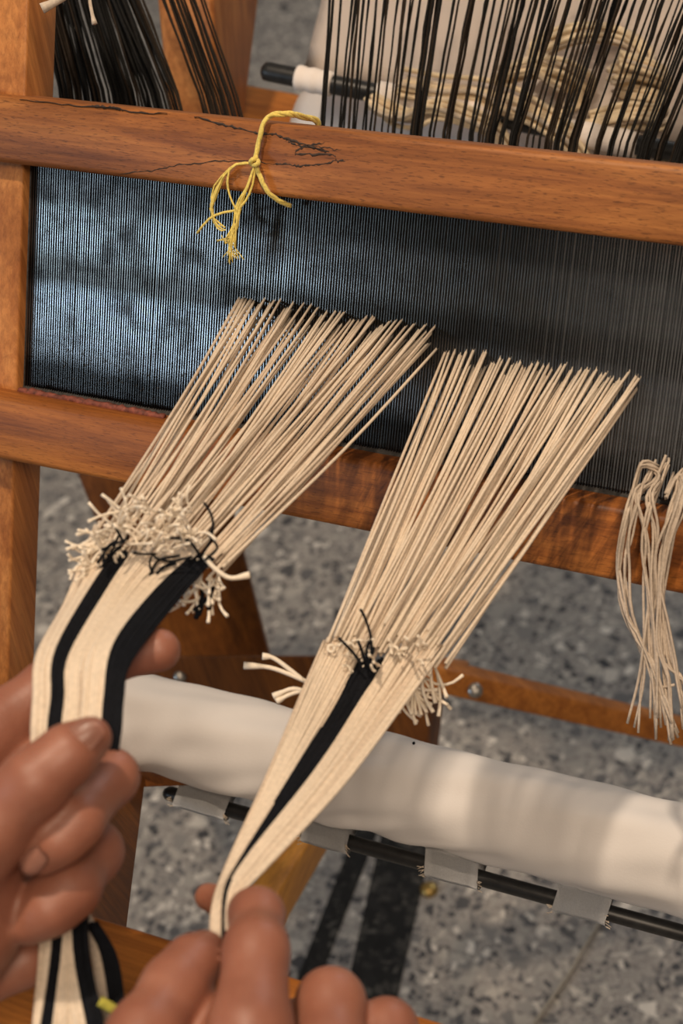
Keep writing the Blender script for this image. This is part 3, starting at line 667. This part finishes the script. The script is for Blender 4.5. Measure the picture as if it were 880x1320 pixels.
def hand(parent, chains_, palm, nails, label, vox=.0013):
    """chains_: fingers as [(px, py, depth, radius px)...]; palm: list of such chains, blended softly"""
    def conv(ch): return [(P(x, y, d), r*d/F) for x, y, d, r in ch]
    fc_, pc = [conv(c) for c in chains_], [conv(c) for c in palm]
    allp = np.array([p for c in fc_+pc for p, r in c]); mr = max(r for c in fc_+pc for p, r in c)
    lo = allp.min(0)-mr-.006; hi = allp.max(0)+mr+.006; dims = np.ceil((hi-lo)/vox).astype(int)+1
    ax = [lo[i]+np.arange(dims[i])*vox for i in range(3)]
    G = np.stack(np.meshgrid(*ax, indexing='ij'), -1).astype(np.float32)
    S = np.full(G.shape[:3], 1.0, np.float32)
    def add(S, c, kin, kout):
        s = None; m_ = .02
        pts = np.array([p for p, r in c]); rmax = max(r for p, r in c)
        i0 = np.maximum(((pts.min(0)-rmax-m_-lo)/vox).astype(int), 0); i1 = np.minimum(((pts.max(0)+rmax+m_-lo)/vox).astype(int)+2, dims)
        sl = tuple(slice(a, b) for a, b in zip(i0, i1)); g = G[sl]
        for (a, ra), (b, rb) in zip(c, c[1:]):
            q = seg_sdf(g, a.astype(np.float32), b.astype(np.float32), ra, rb); s = q if s is None else smin(s, q, kin)
        S[sl] = smin(S[sl], s, kout)
    for c in pc: add(S, c, .012, .014)
    for c in fc_: add(S, c, .005, .0022)
    V, Q = nets(S, lo, vox)
    me = bpy.data.meshes.new('hand'); off = wloc(parent); me.from_pydata((V-off).tolist(), [], Q.tolist()); me.update()
    for p in me.polygons: p.use_smooth = True
    me.materials.append(SKIN); o = bpy.data.objects.new('hand', me); C.objects.link(o); o.parent = parent; o['label'] = label
    sm = o.modifiers.new('smooth', 'SMOOTH'); sm.factor = .5; sm.iterations = 3
    for (x, y, d, rad, ang, ln, wd, tilt) in nails: # nail plate hugging the finger: point on its axis, radius, picture angle, half length and width in px
        bm = bmesh.new(); ax_c = P(x, y, d); sc_ = d/F; ax_u = unit(P(x+10*math.cos(ang), y-10*math.sin(ang), d-tilt*10*sc_)-ax_c)
        nrm = unit(unit(CAM-ax_c)*.9+np.array([0, 0, .22])); nrm = unit(nrm-ax_u*nrm.dot(ax_u)); ax_v = np.cross(nrm, ax_u); c = ax_c+nrm*rad*sc_; g = []
        for i in range(9):
            row = []
            for j in range(9):
                uu, vv = i/4-1, j/4-1; k2 = (1-.18*max(0, uu)**2-.10*max(0, -uu)**2)
                row.append(bm.verts.new(c+ax_u*uu*ln*sc_+ax_v*vv*k2*wd*sc_*(1-.25*abs(uu)**3)-nrm*(vv*vv*wd*sc_*.33+uu*uu*ln*sc_*.10)))
            g.append(row)
        for i in range(8):
            for j in range(8): bm.faces.new((g[i][j], g[i+1][j], g[i+1][j+1], g[i][j+1]))
        bmesh.ops.solidify(bm, geom=bm.faces[:], thickness=.0006); bmesh.ops.recalc_face_normals(bm, faces=bm.faces)
        obj('fingernail', bm, NAIL, o)
    return o
person = thing('person', P(150, 1500, .50), 'person seen only as two bare hands pinching striped cream warp bundles', 'person')
hand(person, [
    [(-60, 1140, .530, 62), (-18, 1072, .524, 52), (45, 1008, .521, 42), (88, 972, .524, 36), (117, 951, .529, 28)],                 # thumb
    [(-70, 1010, .585, 55), (-12, 945, .595, 46), (66, 884, .602, 34), (138, 848, .602, 31), (205, 838, .598, 28)],                 # index, behind the threads
    [(-20, 1010, .600, 46), (80, 985, .590, 38), (142, 1002, .553, 34), (98, 1058, .531, 34), (74, 1083, .528, 31), (54, 1103, .528, 26)],  # middle
    [(-30, 1090, .600, 46), (60, 1085, .592, 40), (118, 1098, .560, 38), (88, 1146, .540, 38), (62, 1170, .536, 35), (36, 1192, .536, 27)],  # ring
    [(-40, 1170, .600, 44), (20, 1190, .595, 38), (58, 1205, .578, 34), (30, 1236, .562, 34), (-8, 1262, .558, 30)],                  # little
  ], [[(-30, 1090, .535, 54), (-28, 1195, .540, 54)], [(20, 1090, .596, 50), (10, 1180, .59, 50)], [(-90, 1010, .575, 70), (-70, 1110, .575, 82), (-70, 1210, .57, 76)], [(-60, 1140, .535, 62), (-80, 1240, .54, 72)],
      [(-75, 1140, .565, 85), (-180, 1250, .56, 92), (-420, 1450, .54, 110)]],
  [(108, 953, .526, 36.5, math.radians(38), 27, 19, -.2), (55, 1103, .528, 34, math.radians(226), 20, 16, -.2)],
  'left hand pinching the bundle with thumb on top and fingers curled', .0013)
hand(person, [
    [(150, 1420, .490, 60), (185, 1335, .505, 46), (226, 1272, .522, 41), (248, 1242, .531, 34), (264, 1226, .538, 27)],             # thumb
    [(335, 1440, .490, 60), (322, 1330, .505, 54), (330, 1225, .525, 40), (331, 1180, .544, 33), (302, 1168, .574, 25), (268, 1156, .582, 18)],  # index
    [(420, 1450, .500, 56), (424, 1350, .520, 46), (426, 1293, .532, 42), (400, 1320, .562, 34), (330, 1330, .570, 26)],             # middle
    [(500, 1470, .505, 52), (500, 1380, .525, 42), (498, 1328, .536, 38), (470, 1350, .566, 32), (400, 1365, .575, 25)],             # ring
    [(570, 1490, .510, 46), (568, 1420, .530, 36), (562, 1378, .540, 32), (530, 1390, .565, 28), (470, 1400, .575, 22)],             # little
  ], [[(250, 1460, .485, 90), (360, 1500, .490, 90), (480, 1520, .500, 80)], [(150, 1420, .490, 60), (260, 1530, .480, 90)], [(270, 1320, .522, 40), (290, 1420, .505, 60)],
      [(340, 1540, .485, 105), (400, 1700, .460, 105), (520, 2000, .42, 115)]],
  [(250, 1240, .5325, 36.5, math.radians(50), 23, 18, -.2)],
  'right hand seen from the back, pinching the bundle between thumb and forefinger', .0013)
